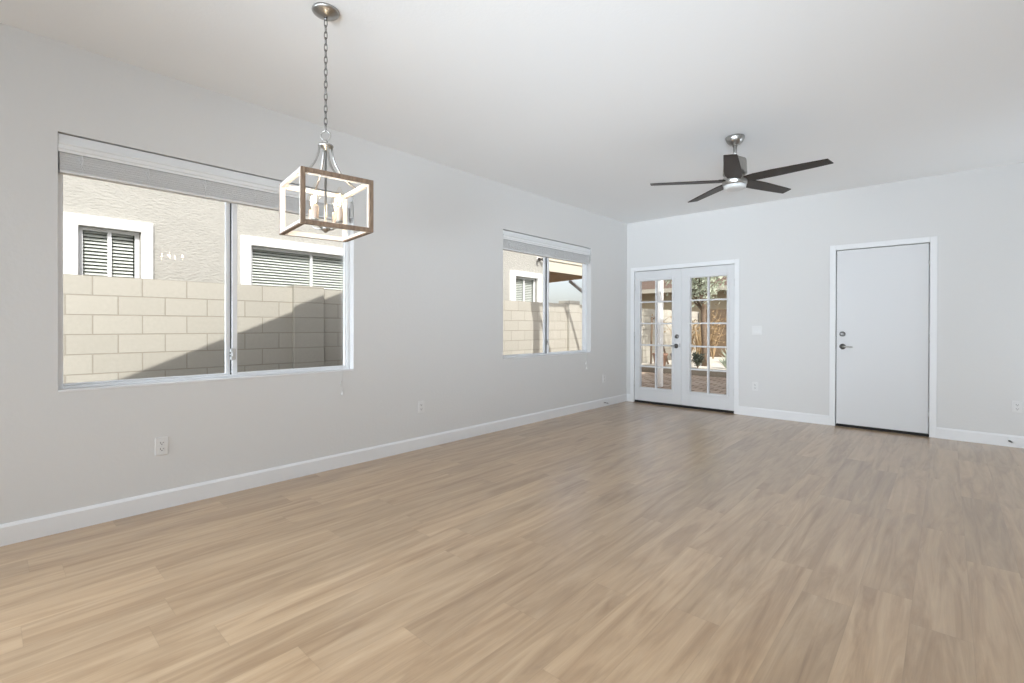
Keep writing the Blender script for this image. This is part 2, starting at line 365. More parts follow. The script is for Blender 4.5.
# ------------------------------------------------------------------ windows
def window(idx, y0, y1, label):
    t = thing('window_%d' % idx, (-.095, (y0+y1)/2, Z0), label, 'window', kind='structure')
    xa, xb = -.066, -.128; fwid = .027
    # sill board lies in the opening in front of the frame
    b = BM(); box(b, -.066, .004, y0+.001, y1-.001, Z0, Z0+.012, .003); obj('window_sill', b, TRIM, t)
    b = BM(); z0 = Z0+.001
    box(b, xa, xb, y0, y0+fwid, z0, Z1, .003); box(b, xa, xb, y1-fwid, y1, z0, Z1, .003)
    box(b, xa, xb, y0+fwid, y1-fwid, z0, z0+fwid, .003); box(b, xa, xb, y0+fwid, y1-fwid, Z1-fwid, Z1, .003)
    obj('window_frame', b, VINYL, t)
    ym = (y0+y1)/2
    # fixed pane on the near half, sliding sash on the far half
    def sash(nm, ya, yb, x0, x1, wd, label=None):
        za, zb = z0+fwid, Z1-fwid
        b = BM(); bot = wd
        box(b, x0, x1, ya, ya+.034, za, zb, .002); box(b, x0, x1, yb-wd if nm == 'sliding_sash' else yb-.034, yb, za, zb, .002)
        e = .034
        box(b, x0, x1, ya+e, yb-.01, za, za+bot, .002); box(b, x0, x1, ya+e, yb-.01, zb-bot, zb, .002)
        s = obj(nm, b, VINYL, t)
        b = BM(); xm = (x0+x1)/2; box(b, xm-.003, xm+.003, ya+.02, yb-.008, za+.004, zb-.004); obj('glass_pane', b, GLASS, s)
        return s
    # fixed side: slim bead
    za, zb = z0+fwid, Z1-fwid
    b = BM(); box(b, -.122, -.098, ym-.030, ym+.004, za, zb, .002)
    box(b, -.122, -.100, y0+fwid, ym-.030, za, za+.010, .002); box(b, -.122, -.100, y0+fwid, ym-.030, zb-.01, zb, .002); 
    s = obj('fixed_sash', b, VINYL, t)
    b = BM(); box(b, -.114, -.108, y0+fwid, ym-.02, za, zb); obj('glass_pane', b, GLASS, s)
    s2 = sash('sliding_sash', ym+.002, y1-fwid, -.072, -.096, .013)
    b = BM(); box(b, -.084, -.097, ym-.003, ym+.002, za, zb); obj('weather_seal', b, DARK, s2, label='dark seal between the two sashes')
    b = BM(); zc = .955; box(b, -.074, -.058, ym-.012, ym+.022, zc-.04, zc+.04, .004); box(b, -.060, -.052, ym-.004, ym+.012, zc-.015, zc+.02, .003)
    obj('latch', b, HINGE, s2)
    b = BM()
    for k in range(2): box(b, -.064, -.058, ym-.016, ym-.011, zc-.016+.02*k, zc-.004+.02*k)
    obj('latch_screw', b, BLACK, s2, label='dark latch screws')
    return t
window(1, W1[0], W1[1], 'large white sliding window nearest the viewer, behind the hanging lantern')
window(2, W2[0], W2[1], 'white sliding window on the long wall near the glazed double doors')

def blind(y0, y1, label, cord_y, zt):
    t = thing('window_blind', (-.03, (y0+y1)/2, Z1-.22), label, 'blind', 'raised white blinds at the window heads')
    e = .002; ya, yb = y0+e, y1-e; zt1 = Z1-.007
    b = BM(); box(b, -.012, -.058, ya, yb, zt1-.046, zt1, .002); obj('headrail', b, BLIND, t)
    # crown valance under it: stepped moulding
    b = BM(); z = zt1-.046
    prism(b, [(-.050, z), (.006, z), (.006, z-.010), (.001, z-.016), (.001, z-.036), (-.004, z-.042), (-.004, z-.056), (-.050, z-.056)], ya, yb-.03, 'y'); obj('valance', b, BLIND, t)
    z -= .058
    b = BM(); n = 20; th = .098/n
    for k in range(n):
        dz = z-(k+1)*th; j = .0016*math.sin(k*2.3)
        box(b, -.010+j, -.058+j, ya+.006, yb-.034, dz, dz+th*.62)
    obj('slat_stack', b, SLAT, t, label='gathered off-white slats')
    b = BM(); box(b, -.008, -.060, ya+.005, yb-.033, z-.112, z-.099, .003); obj('bottom_rail', b, SLAT, t)
    nl = 6
    for k in range(nl):
        yy = ya+.10+(yb-ya-.25)*k/(nl-1)
        b = BM(); tube(b, [(-.0085, yy, z+.005), (-.006, yy+.004, z-.03), (-.004, yy-.004, z-.06), (-.006, yy+.003, z-.085), (-.0085, yy, z-.108)], .0016, 6)
        tube(b, [(-.009, yy-.014, z-.02), (-.004, yy-.004, z-.05), (-.006, yy+.012, z-.08)], .0014, 6)
        obj('ladder_cord', b, BLIND, t)
    b = BM(); box(b, -.002, -.05, yb-.026, yb-.002, z-.075, z+.05, .002); box(b, -.001, .004, yb-.022, yb-.006, z-.07, z-.02, .001); obj('end_bracket', b, HINGE, t)
    for k, zz in enumerate(zt):
        yy = cord_y+.012*k
        b = BM(); tube(b, [(.008, yy, zt1-.10), (.012, yy, 1.6), (.012, yy, zz)], .0011, 6); cd = obj('pull_cord', b, BLIND, t)
        b = BM(); lathe(b, [(0, 0), (.007, .001), (.0085, .012), (.006, .028), (.003, .034), (0, .035)], (.012, yy, zz-.03), 12); obj('tassel', b, PLASTIC, cd)
    return t
blind(W1[0], W1[1], 'white slatted blind raised at the head of the large window behind the lantern', 1.958, (.70, .615))
blind(W2[0], W2[1], 'white slatted blind raised at the head of the window near the glazed doors', 5.545, (.66, .585))

# ------------------------------------------------------------------ doors
YF = D+.006                              # room-side face of the leaves
def casing_and_jamb(t, d, gap_left=True):
    x0, x1, zt = d
    b = BM()
    lx = max(x0-CW, .016)
    def bar(xa, xb, za, zb):
        box(b, xa, xb, D-.014, D, za, zb, .003)
    bar(lx, x0-.004, 0, zt+CW); bar(x1+.004, x1+CW, 0, zt+CW); bar(x0-.004, x1+.004, zt+.004, zt+CW)
    obj('casing', b, TRIM, t)
    b = BM()
    for xa, xb in ((x0-J, x0-.003), (x1+.003, x1+J)): box(b, xa, xb, D-.002, D+TW, 0, zt+J)
    box(b, x0-.003, x1+.003, D-.002, D+TW, zt+.003, zt+J)
    # door stop strips behind the leaf
    box(b, x0-.003, x0+.012, D+.052, D+.075, 0, zt); box(b, x1-.012, x1+.003, D+.052, D+.075, 0, zt); box(b, x0, x1, D+.052, D+.075, zt-.012, zt+.003)
    obj('jamb', b, TRIM, t)
    b = BM(); box(b, x0-.003, x1+.003, D+.004, D+TW+.03, 0, .016, .003); obj('threshold', b, DARK, t, label='dark threshold strip')
def lever(parent, x, z, dirx, length=.1):
    """rose and lever standing off the leaf face"""
    b = BM(); lathe(b, [(0, 0), (.031, 0), (.033, -.004), (.030, -.010), (.012, -.013), (.011, -.045), (0, -.046)], (x, YF, z), 28, 'y'); r = obj('lever_rose', b, NICKEL_D, parent)
    b = BM(); pts = [(x, YF-.045, z), (x+dirx*.02, YF-.050, z+.001), (x+dirx*.055, YF-.050, z+.002), (x+dirx*length, YF-.044, z-.002)]
    tube(b, pts, [.010, .0095, .008, .0065], 12); obj('lever', b, NICKEL, r)
def deadbolt(parent, x, z, turn):
    b = BM(); lathe(b, [(0, 0), (.029, 0), (.030, -.004), (.026, -.012), (.014, -.016), (0, -.016)], (x, YF, z), 28, 'y'); r = obj('deadbolt', b, NICKEL_D, parent)
    b = BM(); box(b, x-.017, x+.017, YF-.030, YF-.015, z-.005, z+.005, .003); obj('thumb_turn', b, NICKEL_D, r)
def hinges(t, x, zs):
    for z in zs:
        b = BM(); lathe(b, [(.0065, -.045), (.0065, .045)], (x, YF-.006, z), 12); lathe(b, [(0, .050), (.005, .048), (.0065, .045)], (x, YF-.006, z), 12); obj('hinge', b, HINGE, t)

# double glazed doors
x0, x1, zt = FD
t = thing('door_1', ((x0+x1)/2, D, 0), 'white glazed double doors with ten panes each side, in the far corner', 'double door', kind='structure')
casing_and_jamb(t, FD)
xm = .847
ZB = .034
def french_leaf(xa, xb, gx0, gx1, gz0, gz1, active):
    L = []
    # leaf: stiles and rails around the glazed opening
    b = BM(); y0, y1 = YF, YF+.044
    box(b, xa, gx0, y0, y1, ZB, zt-.003, .002); box(b, gx1, xb, y0, y1, ZB, zt-.003, .002)
    box(b, gx0, gx1, y0, y1, ZB, gz0, .002); box(b, gx0, gx1, y0, y1, gz1, zt-.003, .002)
    leaf = obj('door_leaf', b, DOOR, t)
    # raised lite frame
    b = BM(); f = .026
    for ya, yb in ((YF-.012, YF+.008), (YF+.036, YF+.056)):
        box(b, gx0-f, gx0+.006, ya, yb, gz0-f, gz1+f, .005); box(b, gx1-.006, gx1+f, ya, yb, gz0-f, gz1+f, .005)
        box(b, gx0+.006, gx1-.006, ya, yb, gz0-f, gz0+.006, .005); box(b, gx0+.006, gx1-.006, ya, yb, gz1-.006, gz1+f, .005)
    obj('lite_frame', b, DOOR, leaf)
    b = BM(); w = .0105
    xc = (gx0+gx1)/2
    for ya, yb in ((YF-.003, YF+.018), (YF+.026, YF+.047)):
        box(b, xc-w, xc+w, ya, yb, gz0, gz1, .003)
        for k in range(1, 5):
            zc = gz0+(gz1-gz0)*k/5; box(b, gx0, xc-w, ya, yb, zc-w, zc+w, .003); box(b, xc+w, gx1, ya, yb, zc-w, zc+w, .003)
    obj('muntin_grid', b, DOOR, leaf)
    b = BM(); box(b, gx0-.004, gx1+.004, YF+.019, YF+.025, gz0-.004, gz1+.004); obj('glass_pane', b, GLASS, leaf)
    b = BM(); box(b, xa+.002, xb-.002, YF+.004, YF+.040, .017, ZB); obj('door_sweep', b, DARK, leaf, label='dark sweep under the leaf')
    return leaf
la = french_leaf(x0+.002, xm-.002,    .218, .730, .230, 1.842, True)
lb = french_leaf(xm+.002, x1-.002,   .984, 1.492, .230, 1.846, False)
deadbolt(la, .800, 1.011, False); lever(la, .790, .874, -1, .06)
b = BM(); box(b, xm-.012, xm+.022, YF-.012, YF, ZB+.004, zt-.006, .003); obj('astragal', b, DOOR, lb)
hinges(t, x1+.001, (1.74, 1.02, .28)); hinges(t, x0-.001, (1.74, 1.02, .28))
b = BM(); box(b, xm-.012+.008, xm+.004, YF-.013, YF-.008, .86, .91, .001); obj('strike_plate', b, NICKEL_D, lb)

# plain door
x0, x1, zt = SD
t = thing('door_2', ((x0+x1)/2, D, 0), 'plain white slab door with a lever handle on its left', 'door', kind='structure')
casing_and_jamb(t, SD)
b = BM(); box(b, x0+.004, x1-.004, YF, YF+.044, .03, zt-.004, .002); leaf = obj('door_leaf', b, DOOR, t)
b = BM(); box(b, x0+.006, x1-.006, YF+.004, YF+.040, .016, .03); obj('door_sweep', b, DARK, leaf, label='dark sweep under the leaf')
b = BM(); box(b, x0-.002, x0+.003, YF+.02, YF+.05, .03, zt-.005); box(b, x0, x1, YF+.02, YF+.05, zt-.004, zt+.002); obj('weather_seal', b, DARK, t, label='dark weather seal')
deadbolt(leaf, x0+.062, 1.073, True); lever(leaf, x0+.064, .928, 1, .10)
hinges(t, x1+.001, (1.83, 1.03, .23))

# ------------------------------------------------------------------ electrical plates
def frame_pts(wall):
    # returns f(u, v, w): u along wall (to the viewer's right), v up, w out of wall
    if wall == 'left': return lambda u, v, w: (w, u, v)
    return lambda u, v, w: (u, D-w, v)
def wbox(b, fr, u0, u1, v0, v1, w0, w1, bev=0):
    p, q = fr(u0, v0, w0), fr(u1, v1, w1); box(b, p[0], q[0], p[1], q[1], p[2], q[2], bev)
def outlet(wall, u, v, label):
    fr = frame_pts(wall); t = thing('wall_outlet', fr(u, v-.0575, 0), label, 'outlet', 'wall outlets')
    b = BM(); wbox(b, fr, u-.035, u+.035, v-.0575, v+.0575, 0, .006, .0025); obj('cover_plate', b, PLASTIC, t)
    for s in (-1, 1):
        c = v+s*.0195
        b = BM(); wbox(b, fr, u-.0165, u+.0165, c-.0135, c+.0135, .004, .0075, .003); r = obj('receptacle', b, PLASTIC, t)
        b = BM(); wbox(b, fr, u-.0085, u-.0055, c-.002, c+.0075, .0065, .0079); wbox(b, fr, u+.0055, u+.0085, c-.001, c+.0065, .0065, .0079)
        wbox(b, fr, u-.003, u+.003, c-.0095, c-.0045, .0065, .0079); obj('socket_slots', b, BLACK, r, label='dark slots')
    b = BM(); p = fr(u, v, .006); lathe(b, [(0, -.001), (.0032, -.001), (.0028, .0012), (0, .0014)] if wall == 'left' else [(0, .001), (.0032, .001), (.0028, -.0012), (0, -.0014)], p, 10, 'x' if wall == 'left' else 'y'); obj('plate_screw', b, HINGE, t)
    return t
outlet('left', .752, .396, 'white wall outlet below the large window, nearest the viewer')
outlet('left', 2.770, .392, 'white wall outlet on the window wall between the two windows')
outlet('left', 6.028, .400, 'white wall outlet on the window wall close to the glazed doors')
outlet('back', 1.843, .384, 'white wall outlet low between the glazed doors and the plain door')
outlet('back', 4.176, .389, 'white wall outlet right of the plain door, at the right edge')
fr = frame_pts('back'); u, v = 1.862, 1.106
t = thing('light_switch', fr(u, v-.0575, 0), 'white two-gang rocker switch beside the glazed double doors', 'light switch')
b = BM(); wbox(b, fr, u-.058, u+.058, v-.0575, v+.0575, 0, .006, .0025); obj('cover_plate', b, PLASTIC, t)
for s in (-1, 1):
    b = BM(); c = u+s*.023; prism(b, [(D-.004, v-.033), (D-.0115, v-.033), (D-.0075, v+.0), (D-.0065, v+.033), (D-.004, v+.033)], c-.0165, c+.0165, 'x'); obj('rocker', b, PLASTIC, t)

def door_stop(loc, dv, label):
    t = thing('door_stop', loc, label, 'door stop', 'spring door stops'); p = Vector(loc); d = Vector(dv)
    side = d.cross(Vector((0, 0, 1)))
    b = BM(); tube(b, [p, p+d*.008], [.011, .008], 14); obj('mount', b, NICKEL, t)
    pts = []
    for k in range(111):
        a = k/110; pts.append(p+d*(.006+.062*a)+side*(.0058*math.cos(a*11*2*PI))+Vector((0, 0, 1))*(.0058*math.sin(a*11*2*PI)-.006*a*a))
    b = BM(); tube(b, pts, .0011, 5); obj('spring', b, NICKEL_D, t)
    e = p+d*.068+Vector((0, 0, -.006)); b = BM(); tube(b, [e, e+d*.006, e+d*.014], [.0075, .008, .006], 14); obj('rubber_tip', b, PLASTIC, t)
door_stop((.0135, 6.01, .055), (1, 0, 0), 'spring door stop on the window wall baseboard near the corner')
door_stop((4.125, D-.0135, .055), (.25, -.97, 0), 'spring door stop on the baseboard right of the plain door')

# ------------------------------------------------------------------ lantern pendant
PX, PY = 1.359, 1.154
t = thing('lantern_pendant', (PX, PY, 1.62), 'open box lantern with weathered wood frame and lit bulbs hanging on a chain', 'pendant light')
b = BM(); lathe(b, [(0, 0), (.064, 0), (.066, -.006), (.063, -.012), (.054, -.018), (.045, -.020), (.040, -.025), (.018, -.030), (.010, -.034), (0, -.034)], (PX, PY, H), 40); can = obj('ceiling_canopy', b, NICKEL, t)
b = BM(); tube(b, [(PX, PY, H-.032), (PX, PY, H-.048)], [.009, .006], 14); obj('loop_collar', b, NICKEL_D, can)
# chain: interlocked oval links, each turned a quarter
zc = H-.046; k = 0; LH, LW = .0215, .0075
top_ring = 2.140
links = []
pitch = .031; n = int(round((zc-top_ring)/pitch)); pitch = (zc-top_ring)/n
for k in range(n):
    c = zc-pitch*(k+.5); b = BM(); pts = []
    for a in range(16):
        an = 2*PI*a/16; h = LW*math.cos(an)
        q = (h, 0) if k % 2 == 0 else (0, h)
        r45 = math.radians(40); q = (q[0]*math.cos(r45)-q[1]*math.sin(r45), q[0]*math.sin(r45)+q[1]*math.cos(r45))
        pts.append((PX+q[0], PY+q[1], c+LH*math.sin(an)*(1 if abs(math.sin(an)) < .9 else .97)))
    tube(b, pts, .0021, 6, closed=True)
    obj('chain_link', b, NICKEL_D, t)
b = BM(); r45 = math.radians(42); tube(b, [(PX+.024*math.cos(a)*math.cos(r45), PY+.024*math.cos(a)*math.sin(r45), 2.114+.024*math.sin(a)) for a in [2*PI*i/24 for i in range(24)]], .0034, 8, closed=True); obj('hanging_ring', b, NICKEL, t)
b = BM(); lathe(b, [(0, 2.091), (.010, 2.090), (.012, 2.082), (.008, 2.076), (.034, 2.068), (.037, 2.062), (.034, 2.056), (.012, 2.052), (.010, 2.040), (0, 2.040)], (PX, PY, 0), 32); obj('top_hub', b, NICKEL, t)
# cage
Zc0, Zc1 = 1.622, 1.880; TH = math.radians(8.13)
A_, B_ = .172, .186                     # half sizes: along the front, and in depth
R = Matrix.Translation((PX, PY, 0)) @ Matrix.Rotation(-TH, 4, 'Z')     # local x = depth (towards the room), local y = along the front
bw = .021
def cage_face_x(xc, name):
    """a rectangular ring in the local y-z plane: wood on the outer half, inner half pale with the bulb light painted in"""
    sg = 1 if xc > 0 else -1; y0, y1 = -A_, A_
    def ring(x0, x1, w, bev, ins=0):
        b = BM(); ya, yb, za, zb = y0+ins, y1-ins, Zc0+ins, Zc1-ins
        box(b, x0, x1, ya, ya+w, za, zb, bev, R); box(b, x0, x1, yb-w, yb, za, zb, bev, R)
        box(b, x0, x1, ya+w, yb-w, za, za+w, bev, R); box(b, x0, x1, ya+w, yb-w, zb-w, zb, bev, R)
        return b
    fr_ = obj(name, ring(xc+sg*bw/2, xc-sg*bw*.05, bw, .0012), WOOD_L, t)
    obj('lit_inner_half', ring(xc-sg*bw*.05, xc-sg*bw/2, bw+.003, 0, .0008), WHITEWASH_LIT, fr_)
    return fr_
cage_face_x(B_-bw/2, 'lantern_frame'); cage_face_x(-B_+bw/2, 'lantern_frame')
for yy in (-A_+bw/2, A_-bw/2):
    for zz in (Zc0+bw/2, Zc1-bw/2):
        b = BM(); box(b, -B_+bw, B_-bw, yy-bw/2+.001, yy+bw/2-.001, zz-bw/2+.001, zz+bw/2-.001, .0015, R); rl = obj('cage_rail', b, WHITEWASH_LIT, t)
        if zz < 1.75:
            b = BM(); sy = -1 if yy < 0 else 1
            box(b, -B_+bw, B_-bw, yy-bw/2-.0005, yy+bw/2+.0005, zz-bw/2, zz-bw/2+.006, 0, R); obj('rail_underside', b, WOOD_L, rl, label='brown underside strip')
# four curved straps from the hub to the cage top
for sx, sy in ((1, 0), (-1, 0), (0, 1), (0, -1)):
    ex, ey = (B_-bw/2)*sx, (A_-bw/2)*sy
    b = BM(); pts = []
    for i in range(13):
        a = i/12; f = .10*a + .90*a**2.1
        rr = .028/max(abs(ex), abs(ey))*(1-a)+f*(1-0) if False else (.03/max(abs(ex), abs(ey)) + (1-.03/max(abs(ex), abs(ey)))*f)
        pts.append(R @ Vector((ex*rr, ey*rr, 2.060-(2.060-Zc1+.004)*(1-(1-a)**1.25))))
    tube(b, pts, .0052, 8); obj('curved_strap', b, NICKEL, t)
# centre stem with candle cluster
b = BM(); lathe(b, [(0, 1.626), (.006, 1.627), (.010, 1.632), (.022, 1.640), (.026, 1.648), (.024, 1.656), (.012, 1.660), (.0055, 1.664), (.0055, 2.045), (0, 2.045)], (PX, PY, 0), 24); obj('centre_stem', b, NICKEL, t)
for k in range(4):
    a = math.radians(27+90*k); dx, dy = math.cos(a), math.sin(a); r = .080
    cx_, cy_ = PX+r*dx, PY+r*dy
    b = BM(); tube(b, [(PX+.018*dx, PY+.018*dy, 1.652), (PX+.035*dx, PY+.035*dy, 1.647), (PX+.055*dx, PY+.055*dy, 1.652), (cx_, cy_, 1.664), (cx_, cy_, 1.674)], .0042, 8)
    lathe(b, [(0, 1.672), (.016, 1.674), (.019, 1.680), (.0165, 1.683), (0, 1.683)], (cx_, cy_, 0), 20); arm = obj('candle_arm', b, NICKEL, t)
    b = BM(); lathe(b, [(.0155, 1.682), (.0165, 1.684), (.0165, 1.742), (.0145, 1.745), (0, 1.745)], (cx_, cy_, 0), 20); obj('candle_sleeve', b, SLEEVE, arm)
    b = BM(); lathe(b, [(.012, 1.744), (.013, 1.756), (.021, 1.782), (.023, 1.798), (.020, 1.818), (.012, 1.834), (.005, 1.850), (0, 1.854)], (cx_, cy_, 0), 20); bl = obj('bulb', b, CLEAR, arm)
    b = BM(); 
    for q in range(4):
        an = q*PI/2+.4; tube(b, [(cx_+.002*math.cos(an), cy_+.002*math.sin(an), 1.758), (cx_+.006*math.cos(an), cy_+.006*math.sin(an), 1.785), (cx_+.003*math.cos(an), cy_+.003*math.sin(an), 1.815)], .0011, 6)
    obj('filament', b, FILAMENT, arm)
    ld = bpy.data.lights.new('bulb_light', 'POINT'); ld.energy = .6; ld.shadow_soft_size = .012; ld.color = (1, .86, .68)
    lo = bpy.data.objects.new('bulb_light', ld); COL.objects.link(lo); lo.parent = t; lo.location = Vector((cx_, cy_, 1.79))-wpos(t)

# ------------------------------------------------------------------ ceiling fan
FX, FY = 2.357, 4.214
t = thing('ceiling_fan', (FX, FY, 2.30), 'five-blade ceiling fan with dark blades and brushed nickel body', 'ceiling fan')
b = BM(); lathe(b, [(0, 0), (.072, 0), (.074, -.006), (.072, -.022), (.060, -.046), (.040, -.064), (.022, -.072), (.020, -.080), (0, -.080)], (FX, FY, H), 40); obj('ceiling_canopy', b, NICKEL, t)
b = BM(); tube(b, [(FX, FY, H-.075), (FX, FY, 2.55)], .0135, 16); obj('downrod', b, NICKEL, t)
b = BM(); lathe(b, [(0, 2.578), (.030, 2.578), (.032, 2.566), (.060, 2.560), (.084, 2.548), (.088, 2.536), (.092, 2.47), (.094, 2.430), (.088, 2.424), (0, 2.424)], (FX, FY, 0), 44); obj('motor_housing', b, NICKEL, t)
b = BM(); lathe(b, [(0, 2.424), (.072, 2.424), (.072, 2.396), (.094, 2.394), (.096, 2.386), (.094, 2.342), (.088, 2.336), (0, 2.336)], (FX, FY, 0), 44); obj('light_fitter', b, NICKEL, t)
b = BM(); lathe(b, [(.087, 2.337), (.088, 2.330), (.085, 2.314), (.077, 2.305), (.060, 2.301), (0, 2.299)], (FX, FY, 0), 44); obj('light_lens', b, LENS, t, label='white opal lens')
BA, BP = -2.8, -8
for k in range(5):
    ang = math.radians(BA+72*k)
    M4 = Matrix.Translation((FX, FY, 2.374)) @ Matrix.Rotation(ang, 4, 'Z') @ Matrix.Rotation(math.radians(BP), 4, 'X')
    b = BM(); tm = bmesh.new()
    out = [(.085, -.050), (.16, -.068), (.30, -.070), (.60, -.054), (.672, -.050), (.690, .040), (.60, .046), (.30, .060), (.16, .060), (.085, .046)]
    prism(tm, out, -.004, .004, 'z'); bmesh.ops.bevel(tm, geom=tm.edges[:], offset=.0012, segments=1, affect='EDGES'); merge(b, tm, M4)
    bl = obj('fan_blade', b, BLADE, t)
    b = BM(); box(b, .060, .135, -.030, .030, .004, .012, .002, M4); obj('blade_iron', b, NICKEL_D, bl)

# ------------------------------------------------------------------ outside: ground
GZ = -.05
b = sbox(-2.80, -TW, -6, D+TW+.02, -.25, -.12); o = objo('side_yard', b, DIRT); tag(o, 'strip of tan gravel between the house and the block wall', 'ground', kind='structure')
b = sbox(-2.80, 9, D+TW, 11.7, -.25, GZ); o = objo('patio_paving', b, PAVER); tag(o, 'brown brick paver patio outside the glazed doors', 'paving', kind='structure')
b = sbox(-2.80, 9, 11.85, 17.0, -.25, .09); o = objo('planting_bed', b, GRAVEL); tag(o, 'raised bed of pale gravel at the back of the yard', 'gravel bed', kind='structure')
b = sbox(-2.80, 9, 11.7, 11.85, -.25, .12, .01); o = objo('bed_curb', b, CURB); tag(o, 'dark curb edging the pale gravel bed', 'curb', kind='structure')
b = sbox(-30, 30, 17.2, 60, -.3, -.15); box(b, -30, -3.1, -30, 17.2, -.3, -.15); o = objo('far_ground', b, DIRT); tag(o, 'bare ground on the neighbouring lots', 'ground', kind='structure')

# block wall along the side yard
FXW = -2.9
t = thing('block_wall', (FXW-.1, 5, -.25), 'tan concrete block wall seen through the side windows', 'block wall')
b = sbox(FXW-.2, FXW, -8, 17.2, -.25, 1.672); objo('wall_panel', b, BLOCK, t)
for y0, zt in ((2.803, 1.70), (9.15, 1.75)):
    b = sbox(FXW-.25, FXW+.07, y0, y0+.42, -.25, zt, .006); objo('pilaster', b, BLOCKPIL, t)
b = sbox(-2.78, 9.5, 17.02, 17.2, -.25, 1.74); o = objo('garden_wall', b, BWALL); tag(o, 'brown block wall across the back of the yard', 'block wall')

# neighbour's house
NX = -4.6
t = thing('neighbour_house', (NX-3, 3, -.15), 'cream stucco house beyond the tan block wall', 'house')
NW = [(.863, 1.404, .659, 1.592), (2.922, 4.87, 2.715, 5.05), (9.26, 10.06, 9.01, 10.29)]   # glass y0,y1; trim y0,y1
NZ0, NZ1, TZ1 = 1.25, 2.40, 2.58
b = BM(); ys = [-10]+[v for wn in NW for v in (wn[0]-.05, wn[1]+.05)]+[10.5]
for i in range(0, len(ys), 2): box(b, NX-.2, NX, ys[i], ys[i+1], -.15, 4.6)
for wn in NW: box(b, NX-.2, NX, wn[0]-.05, wn[1]+.05, -.15, NZ0); box(b, NX-.2, NX, wn[0]-.05, wn[1]+.05, NZ1+.04, 4.6)
box(b, NX-6, NX-.2, 10.3, 10.5, -.15, 4.6); box(b, NX-6, NX-.2, -10, -9.8, -.15, 4.6); box(b, NX-6, NX-5.8, -10, 10.5, -.15, 4.6)
objo('stucco_wall', b, STUCCO, t)
b = BM(); prism(b, [(NX+.55, 4.55), (NX+.55, 4.75), (NX-3, 6.0), (NX-6.6, 4.75), (NX-6.6, 4.55)], -10.4, 10.9, 'y'); objo('house_roof', b, ROOFT, t)
for (g0, g1, t0, t1) in NW:
    b = BM(); xa, xb = NX-.01, NX+.05; zb = NZ0-.15
    i0, i1 = g0-.055, g1+.055; it = NZ1+.04
    box(b, xa, xb, t0, i0, zb, TZ1, .006); box(b, xa, xb, i1, t1, zb, TZ1, .006); box(b, xa, xb, i0, i1, it, TZ1, .006); box(b, xa, xb, i0, i1, zb, NZ0, .006)
    f = obj('window_surround', b, FOAMTRIM, t)
    b = BM(); xg = NX-.085; mw = .022; ym = (g0+g1)/2
    box(b, xg-.02, xg+.02, g0-.05, g0, NZ0, NZ1+.04, .003); box(b, xg-.02, xg+.02, g1, g1+.05, NZ0, NZ1+.04, .003)
    box(b, xg-.02, xg+.02, g0, g1, NZ1, NZ1+.04, .003); box(b, xg-.02, xg+.02, g0, g1, NZ0, NZ0+.04, .003); box(b, xg-.018, xg+.018, ym-mw, ym+mw, NZ0+.04, NZ1, .003)
    obj('window_frame', b, VINYL, f)
    b = sbox(xg-.003, xg+.003, g0, g1, NZ0+.03, NZ1); obj('glass_pane', b, NGLASS, f)
    b = BM(); z = NZ1-.01
    while z > NZ0+.05:
        tm = bmesh.new(); box(tm, -.024, .024, g0+.01, g1-.01, -.0012, .0012)
        merge(b, tm, Matrix.Translation((xg-.05, 0, z)) @ Matrix.Rotation(math.radians(44), 4, 'Y')); z -= .046
    obj('slat_blind', b, SHADE, f)
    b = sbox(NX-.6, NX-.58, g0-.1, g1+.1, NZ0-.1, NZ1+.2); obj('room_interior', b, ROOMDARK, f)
b = BM(); box(b, NX, NX+.03, 10.10, 10.22, 2.93, 3.03, .004); fx_ = obj('flood_light', b, FOAMTRIM, t)
b = BM(); tube(b, [(NX+.03, 10.16, 2.98), (NX+.09, 10.16, 2.97)], .012, 10); tube(b, [(NX+.07, 10.10, 2.98), (NX+.15, 10.05, 2.94)], [.03, .045], 14); tube(b, [(NX+.07, 10.22, 2.98), (NX+.15, 10.27, 2.94)], [.03, .045], 14); obj('lamp_head', b, NICKEL_D, fx_)
# its patio cover: pale fascia, brown underside, post and brace
b = BM(); box(b, NX-.04, NX, 10.5, 13.2, 2.69, 2.98, .004); box(b, NX-.06, NX+.03, 10.5, 13.25, 2.985, 3.22, .004); obj('patio_fascia', b, FASCIA, t)
b = BM(); prism(b, [(NX-.04, 10.5), (NX-.04, 13.2), (NX-4, 14.2), (NX-4, 10.5)], 2.72, 2.80, 'z'); obj('patio_soffit', b, PATIOW, t, label='brown underside')
b = BM(); box(b, NX-.13, NX-.03, 13.12, 13.22, -.15, 2.72, .004); obj('patio_post', b, GREYW, t)
pa, pb = Vector((-5.93, 13.52, 2.70)), Vector((-4.70, 13.19, 1.93)); dd = (pb-pa)
b = BM(); box(b, 0, dd.length, -.04, .04, -.05, .05, .004, Matrix.Translation(pa) @ dd.to_track_quat('X', 'Z').to_matrix().to_4x4()); obj('patio_brace', b, GREYW, t)

# ------------------------------------------------------------------ our own roof, unseen (gable shaped for its shadow on the block wall)
b = BM(); RG = 2.75; s = .417; zr = 2.766+s*(RG+.118)
ya, yb = -.118, 2*RG+.118
prism(b, [(ya, 2.766), (RG, zr), (yb, 2.766), (yb-.3, 2.70+.062), (ya+.3, 2.762)], -.45, RX+.3, 'x')
prism(b, [(ya-.2, 2.845), (yb+.2, 2.845), (yb+.2, 2.842), (ya-.2, 2.842)], -.1, RX, 'x')
o = objo('roof', b, ROOFT); tag(o, 'brown tiled gable roof above the room, unseen and shaped for its shadow', 'roof', kind='structure')

